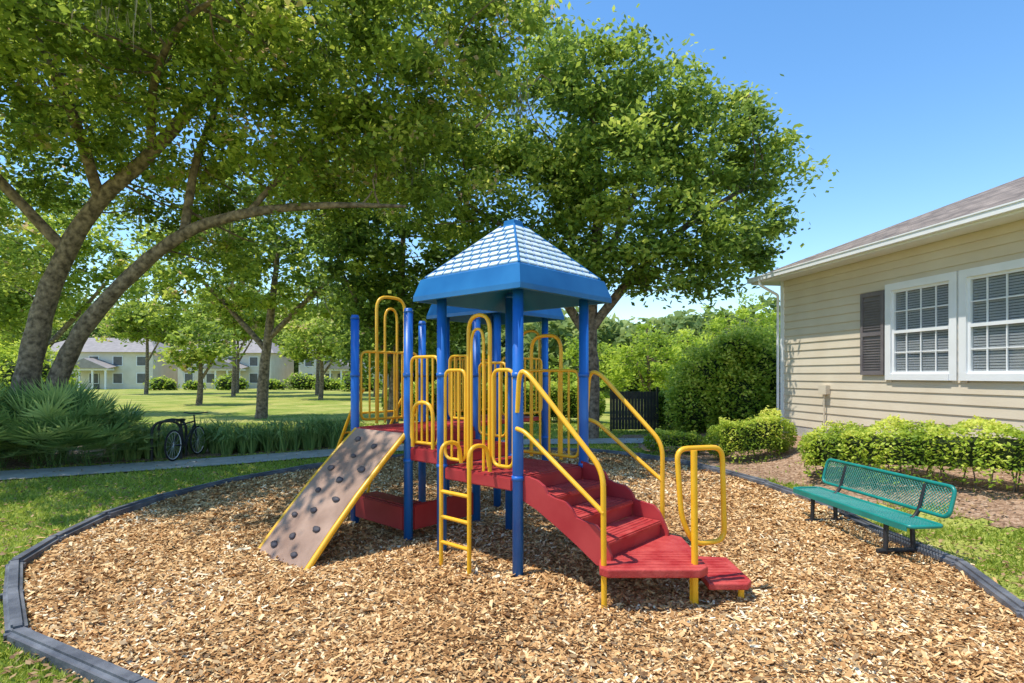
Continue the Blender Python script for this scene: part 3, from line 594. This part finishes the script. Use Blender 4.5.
def roof(name,ca,cb,zoff,scale=1):
    c=G(ca,cb,0); e=bpy.data.objects.new(name,None); e.location=c; e.rotation_euler=(0,0,angU); link(e,PS)
    def ring(w,z): return [(-w,-w,z),(w,-w,z),(w,w,z),(-w,w,z)]
    prof=[(.70,2.68),(.755,2.68),(.755,2.73),(.70,2.91),(.665,2.925),(.10,3.48),(.075,3.50),(.07,3.55),(.0,3.57)]
    V=[];F=[]
    for wv,z in prof: V+=ring(wv*scale,z+zoff)
    for i in range(len(prof)-1):
        for k in range(4): F.append((4*i+k,4*i+(k+1)%4,4*i+4+(k+1)%4,4*i+4+k))
    b=len(V); V+=ring(.70*scale,2.68+zoff)+ring(.60*scale,2.88+zoff)+ring(.08,3.38+zoff)
    for i in (0,1):
        for k in range(4): F.append((b+4*i+(k+1)%4,b+4*i+k,b+4*i+4+k,b+4*i+4+(k+1)%4))
    F.append((b+8,b+9,b+10,b+11))
    o=mesh_obj('canopy',V,F,M_roofb,e)
    V=[];F=[]; rows=8; W0,z0,W1,z1=.662*scale,2.935+zoff,.105*scale,3.483+zoff
    for f in range(4):
        ca_,sa_=math.cos(f*math.pi/2),math.sin(f*math.pi/2)
        for r in range(rows):
            ta=(r+.1)/rows; tb=(r+.66)/rows
            wa=W0+(W1-W0)*ta; wb=W0+(W1-W0)*tb; za=z0+(z1-z0)*ta; zb=z0+(z1-z0)*tb
            nT=max(1,int(wa*2/.125)); pitch=2*wa/nT
            for k in range(nT):
                x0=-wa+pitch*(k+.09); x1=-wa+pitch*(k+.91); 
                X0=max(x0,-wb+.01); X1=min(x1,wb-.01)
                if X1-X0<.02: continue
                x0=max(x0,-wa+.015);x1=min(x1,wa-.015)
                q=[(x0,-wa,za-.004),(x1,-wa,za-.004),(x1,-wa-.005,za+.007),(x0,-wa-.005,za+.007),(X0,-wb,zb-.004),(X1,-wb,zb-.004),(X1,-wb-.004,zb+.005),(X0,-wb-.004,zb+.005)]
                b=len(V); V+=[(ca_*x-sa_*y,sa_*x+ca_*y,z) for x,y,z in q]
                F+=[(b,b+1,b+2,b+3),(b+3,b+2,b+6,b+7),(b,b+3,b+7,b+4),(b+1,b+5,b+6,b+2),(b+4,b+7,b+6,b+5)]
    mesh_obj('roof_tiles',V,F,M_tile,e)
    for k,(sx,sy) in enumerate(((-1,-1),(1,-1),(1,1),(-1,1))):
        tube(f'ridge_{k+1}',[(sx*.665*scale,sy*.665*scale,2.93+zoff),(sx*.09*scale,sy*.09*scale,3.49+zoff)],.014,M_roofb,e,0)
roof('tower_roof',.5,.5,0); roof('rear_roof',2.35,2.2,.08)

# ------------------------------------------------------------ bench
bd=Vector((4.10-3.9,5.62-7.55,0)).normalized(); BN=empty('park_bench',(3.9,7.55,0),math.atan2(bd.y,bd.x)); BL=1.94
def lattice(name,y0,z0,y1,z1,L0,L1,p=.038,r=.0042):
    h=math.hypot(y1-y0,z1-z0); pts=[]
    def Q(x,s): return (x,y0+(y1-y0)*s/h,z0+(z1-z0)*s/h)
    x=L0-h
    while x<L1:
        for sgn in (1,-1):
            a,b=(x,0),(x+h,h)
            if sgn<0: a,b=(x,h),(x+h,0)
            ta=max(0,(L0-a[0])/h); tb=min(1,(L1-a[0])/h)
            if tb>ta: pts.append([Q(a[0]+h*ta,a[1]+(b[1]-a[1])*ta),Q(a[0]+h*tb,a[1]+(b[1]-a[1])*tb)])
        x+=p
    cu=multi_tube(name,pts,r,M_teal,BN,0); cu.data.bevel_resolution=0
lattice('seat_mesh',-.17,.40,.17,.40,.03,BL-.03); lattice('back_mesh',.24,.49,.31,.77,.03,BL-.03)
tube('seat_frame',[(0,-.18,.40),(BL,-.18,.40),(BL,.18,.40),(0,.18,.40)],.02,M_teal,BN,.06,True)
tube('back_frame',[(0,.235,.48),(BL,.235,.48),(BL,.315,.78),(0,.315,.78)],.02,M_teal,BN,.08,True)
boxes('seat_apron',[(.03,BL-.03,-.198,-.188,.35,.41)],M_teal,BN)
for i,x in enumerate((.36,BL-.36)):
    tube(f'leg_{i+1}',[(x,-.16,.38),(x,.16,.38),(x,.235,.48),(x,.31,.75)],.022,M_dark,BN,.05)
    tube(f'leg_post_{i+1}',[(x,-.14,.37),(x,-.15,0.02)],.025,M_dark,BN,0); tube(f'leg_rear_{i+1}',[(x,.15,.37),(x,.17,.02)],.025,M_dark,BN,0)
    tube(f'foot_{i+1}',[(x,-.24,.06),(x,.26,.06)],.026,M_dark,BN,0)

# ------------------------------------------------------------ house
HS=empty('clubhouse_building',(7.13,15,0),math.atan2(-.987,.16))
Lh=14; Dh=9; zt=4.36
wins=[(3.55,4.84),(5.16,6.46)]; wz0,wz1=1.92,3.60
V=[];F=[]
def board(x0,x1,z0,z1):
    b=len(V); V.extend([(x0,-.026,z0),(x1,-.026,z0),(x1,-.004,z1),(x0,-.004,z1),(x0,.02,z0),(x1,.02,z0),(x1,.02,z1),(x0,.02,z1)])
    F.extend([(b,b+1,b+2,b+3),(b+4,b+5,b+1,b),(b,b+3,b+7,b+4),(b+1,b+5,b+6,b+2)])
z=.62; ex=.19
while z<zt-.01:
    z1=min(z+ex,zt)
    if z1>wz0 and z<wz1:
        board(.1,wins[0][0]-.02,z,z1); board(wins[0][1]+.02,wins[1][0]-.02,z,z1); board(wins[1][1]+.02,Lh,z,z1)
    else: board(.1,Lh,z,z1)
    z=z1
mesh_obj('siding',V,F,M_siding,HS)
sh=[(0.02,wins[0][0]-.03,.022,.2,.3,zt),(wins[0][1]+.03,wins[1][0]-.03,.022,.2,.3,zt),(wins[1][1]+.03,Lh,.022,.2,.3,zt)]
for a,b in wins: sh+=[(a-.03,b+.03,.022,.2,.3,wz0-.02),(a-.03,b+.03,.022,.2,wz1+.02,zt)]
sh+=[(.0,.2,.2,Dh,.3,zt),(Lh-.2,Lh,.2,Dh,.3,zt),(.2,Lh-.2,Dh-.2,Dh,.3,zt)]
boxes('walls',sh,M_siding,HS)
boxes('foundation',[(.0,Lh,.03,Dh,-.1,.3)],M_conc,HS)
boxes('foundation_band',[(.0,Lh,-.01,.02,.1,.615)],M_conc,HS)
boxes('corner_trim',[(-.03,.10,-.04,.015,.4,zt),(-.035,-.005,.02,.14,.4,zt)],M_white,HS)
boxes('frieze_trim',[(.11,Lh,-.036,-.003,zt-.16,zt-.003)],M_siding,HS)
mg,n,l,p=mat_new('window_glass'); p.inputs['Base Color'].default_value=(.06,.09,.12,1); p.inputs['Roughness'].default_value=.04; p.inputs['Specular IOR Level'].default_value=.9; p.inputs['Alpha'].default_value=.25
M_blind=mat_noise('blinds',(.78,.80,.80),(.84,.86,.86),3,.6); M_int=mat_noise('interior_dark',(.16,.19,.22),(.22,.25,.28),2,.9)
fr=[];gl=[];bl_=[];mun=[];it=[]
for a,b in wins:
    fr+=[(a-.14,a,-.06,.06,wz0-.12,wz1+.14),(b,b+.14,-.06,.06,wz0-.12,wz1+.14),(a,b,-.06,.06,wz1,wz1+.14),(a,b,-.075,.06,wz0-.12,wz0)]
    fr+=[(a,a+.05,-.02,.05,wz0,wz1),(b-.05,b,-.02,.05,wz0,wz1),(a+.05,b-.05,-.02,.05,wz0,wz0+.05),(a+.05,b-.05,-.02,.05,wz1-.05,wz1)]
    zm=(wz0+wz1)/2; fr+=[(a+.05,b-.05,-.03,.05,zm-.03,zm+.03)]
    gl.append((a+.05,b-.05,.02,.026,wz0+.05,wz1-.05))
    for k in range(1,4): 
        xk=a+(b-a)*k/4; mun+=[(xk-.011,xk+.011,-.004,.018,wz0+.05,zm-.03),(xk-.011,xk+.011,-.004,.018,zm+.03,wz1-.05)]
    for zz in (wz0+.05+(zm-.03-wz0-.05)/2,zm+.03+(wz1-.05-zm-.03)/2): mun.append((a+.05,b-.05,-.006,.016,zz-.011,zz+.011))
    zz=wz0+.05
    while zz<wz1-.06: bl_.append((a+.055,b-.055,.035,.055,zz,zz+.034)); zz+=.048
    it.append((a,b,.18,.19,wz0,wz1))
boxes('window_frames',fr,M_white,HS); boxes('window_glass',gl,mg,HS); boxes('window_muntins',mun,M_white,HS); boxes('window_blinds',bl_,M_blind,HS); boxes('window_interior',it,M_int,HS)
s0,s1=2.76,3.38; st=[(s0,s0+.07,-.07,-.025,wz0-.02,wz1+.04),(s1-.07,s1,-.07,-.025,wz0-.02,wz1+.04),(s0+.07,s1-.07,-.07,-.025,wz0-.02,wz0+.07),(s0+.07,s1-.07,-.07,-.025,wz1-.05,wz1+.04),(s0+.07,s1-.07,-.07,-.025,2.72,2.8),(s0+.07,s1-.07,-.04,-.027,wz0+.07,wz1-.05)]
boxes('shutter',st,M_shutter,HS)
sl_=[];zz=wz0+.1
while zz<wz1-.1:
    if not 2.66<zz<2.81: sl_.append((s0+.075,s1-.075,-.06,-.0415,zz,zz+.025))
    zz+=.055
boxes('shutter_louvres',sl_,M_shutter,HS)
boxes('meter_box',[(1.55,1.8,-.14,-.028,1.45,1.66)],M_siding,HS); tube('conduit',[(1.67,-.08,1.45),(1.67,-.08,.5)],.02,M_siding,HS,0)
m,n,l,p=mat_new('shingles'); M_sh=m
tc=n.new('ShaderNodeTexCoord'); br_=n.new('ShaderNodeTexBrick'); br_.inputs['Scale'].default_value=1; br_.inputs['Brick Width'].default_value=.3; br_.inputs['Row Height'].default_value=.06; br_.inputs['Mortar Size'].default_value=.006
br_.inputs['Color1'].default_value=(.17,.135,.11,1); br_.inputs['Color2'].default_value=(.31,.25,.205,1); br_.inputs['Mortar'].default_value=(.08,.065,.055,1)
cx=n.new('ShaderNodeSeparateXYZ'); cb=n.new('ShaderNodeCombineXYZ'); l.new(tc.outputs['Object'],cx.inputs[0]); l.new(cx.outputs['X'],cb.inputs['X']); l.new(cx.outputs['Z'],cb.inputs['Y']); l.new(cb.outputs[0],br_.inputs['Vector'])
nz=n.new('ShaderNodeTexNoise'); nz.inputs['Scale'].default_value=3; nz.inputs['Detail'].default_value=8; l.new(tc.outputs['Object'],nz.inputs['Vector'])
mx=n.new('ShaderNodeMix'); mx.data_type='RGBA'; mx.blend_type='OVERLAY'; mx.inputs[0].default_value=.7; l.new(br_.outputs[0],mx.inputs[6]); l.new(nz.outputs['Fac'],mx.inputs[7]); l.new(mx.outputs[2],p.inputs['Base Color'])
bp=n.new('ShaderNodeBump'); bp.inputs['Strength'].default_value=.6; bp.inputs['Distance'].default_value=.02; l.new(br_.outputs['Fac'],bp.inputs['Height']); bp.invert=True; l.new(bp.outputs[0],p.inputs['Normal']); p.inputs['Roughness'].default_value=.9
e0x,e1x,e0y,e1y=-.55,Lh+.55,-.55,Dh+.55; hw=(e1y-e0y)/2; rz=4.52+.42*hw
V=[(e0x,e0y,4.52),(e1x,e0y,4.52),(e1x,e1y,4.52),(e0x,e1y,4.52),(e0x+hw,e0y+hw,rz),(e1x-hw,e0y+hw,rz)]
F=[(0,1,5,4),(1,2,5),(2,3,4,5),(3,0,4)]
rf=mesh_obj('roof',V,F,M_sh,HS); sm=rf.modifiers.new('s','SOLIDIFY'); sm.thickness=.03; sm.offset=-1
boxes('soffit',[(e0x+.02,e1x-.02,e0y+.02,.3,zt,zt+.02),(e0x+.02,.2,.3,e1y-.02,zt,zt+.02)],M_white,HS)
boxes('fascia',[(e0x,e1x,e0y,e0y+.02,zt-.02,4.49),(e0x,e0x+.02,e0y+.02,e1y,zt-.02,4.49)],M_white,HS)
boxes('gutter',[(e0x-.02,e1x,e0y-.11,e0y-.003,zt+.02,zt+.13),(e0x-.03,e1x,e0y-.125,e0y-.112,zt+.115,zt+.14)],M_white,HS)
tube('downspout',[(-.1,e0y-.06,zt+.03),(-.06,e0y-.05,zt-.1),(-.06,-.09,zt-.35),(-.06,-.09,.5)],.035,M_white,HS,.05)

FE=empty('screen_fence',(3.35,19,0)); lst=[]
for k in range(14): lst.append((k*.105,k*.105+.095,0,.03,.08,1.35))
boxes('slats',lst,M_dark,FE); boxes('rails',[(0,1.47,.032,.07,.4,.48),(0,1.47,.032,.07,1.1,1.18)],M_dark,FE); boxes('posts',[(-.07,-.012,-.02,.08,0,1.5),(1.48,1.54,-.02,.08,0,1.5)],M_dark,FE)

# ------------------------------------------------------------ distant townhouses
M_stucco=mat_noise('stucco_cream',(.66,.61,.50),(.74,.69,.58),1,.8); M_roofd=mat_noise('roof_grey_brown',(.28,.25,.23),(.36,.32,.29),2,.9); M_wd=mat_noise('window_dark',(.08,.09,.10),(.12,.13,.14),2,.2)
def townhouse(x,y,wd,rot=0):
    e=empty('townhouse',(x,y,0),rot); d=9; h=5.0
    boxes('walls',[(0,wd,0,d,0,h)],M_stucco,e)
    V=[(-.6,-.6,h),(wd+.6,-.6,h),(wd+.6,d+.6,h),(-.6,d+.6,h),(2.5,d/2,h+2.2),(wd-2.5,d/2,h+2.2)]
    mesh_obj('roof',V,[(0,1,5,4),(1,2,5),(2,3,4,5),(3,0,4),(3,2,1,0)],M_roofd,e)
    wn=[];tr=[];n_=int(wd/3)
    for k in range(n_):
        xx=.9+k*3
        for z0,z1 in ((.8,2.1),(3.2,4.4)):
            wn.append((xx+.1,xx+1.2,-.03,.02,z0,z1)); tr+=[(xx,xx+.1,-.06,-.002,z0-.1,z1+.1),(xx+1.2,xx+1.3,-.06,-.002,z0-.1,z1+.1),(xx+.1,xx+1.2,-.06,-.002,z1,z1+.1),(xx+.1,xx+1.2,-.06,-.002,z0-.1,z0)]
    boxes('windows',wn,M_wd,e); boxes('window_trim',tr,M_white,e)
    px=wd*.35; boxes('porch_posts',[(px+k*1.6,px+k*1.6+.2,-2.2,-2.0,0,2.5) for k in range(4)],M_white,e)
    boxes('porch_beam',[(px-.2,px+5.2,-2.3,-.65,2.503,2.75)],M_white,e); boxes('porch_door',[(px+2,px+3,-.05,-.035,0,2.1)],M_wd,e)
    mesh_obj('porch_roof',[(px-.4,-2.6,2.76),(px+5.4,-2.6,2.76),(px+5.4,-.003,3.1),(px-.4,-.003,3.1),(px+2.5,-2.6,4.1),(px+2.5,-.003,4.2)],[(0,1,4),(0,4,5,3),(1,2,5,4)],M_roofd,e)
townhouse(-64,76,15,.12); townhouse(-47,80,13,.03); townhouse(-31.5,84,11,-.05)

# ------------------------------------------------------------ bicycle and rack
M_rub=mat_noise('rubber',(.015,.015,.015),(.03,.03,.03),5,.8)
BK=empty('bicycle',(-7.35,12.35,.03),math.radians(92))
def ringp(cx,r,n=28): return [(cx+r*math.cos(6.2832*k/n),0,.34+r*math.sin(6.2832*k/n)) for k in range(n)]
for nm,cx in (('wheel_rear',0),('wheel_front',1.03)):
    tube(nm+'_tyre',ringp(cx,.32),.02,M_rub,BK,0,True); tube(nm+'_rim',ringp(cx,.295),.009,M_white,BK,0,True)
    multi_tube(nm+'_spokes',[[(cx,0,.34),(cx+.29*math.cos(.45*k),0,.34+.29*math.sin(.45*k))] for k in range(14)],.002,M_white,BK,0)
multi_tube('frame',[[(0,.02,.34),(.42,0,.30)],[(.42,0,.30),(.30,0,.80)],[(.30,0,.76),(.85,0,.80)],[(.42,0,.30),(.87,0,.72)],[(0,.02,.34),(.32,0,.74)],[(1.03,.02,.34),(.90,0,.70),(.85,0,.95)]],.018,M_dark,BK,0)
tube('handlebar',[(.95,-.28,1.0),(.85,-.1,.98),(.85,.1,.98),(.95,.28,1.0)],.014,M_dark,BK,.05)
box('saddle',(.28,0,.87),(.26,.13,.06),M_rub,BK,.025); tube('seat_post',[(.30,0,.80),(.28,0,.86)],.014,M_dark,BK,0)
tube('crank',[(.36,.07,.17),(.42,.05,.30),(.42,-.05,.30),(.48,-.07,.43)],.011,M_dark,BK,0); tube('chainring',[(.42+.09*math.cos(.5*k),.035,.30+.09*math.sin(.5*k)) for k in range(12)],.008,M_dark,BK,0,True)
RK=empty('bike_rack',(-7.85,12.4,.03),math.radians(30))
tube('hoop_1',[(0,0,0),(0,0,.85),(.55,0,.85),(.55,0,0)],.028,M_dark,RK,.25); tube('hoop_2',[(.1,.5,0),(.1,.5,.85),(.65,.5,.85),(.65,.5,0)],.028,M_dark,RK,.25)
print('LEAVES',cnt,sum(cnt))
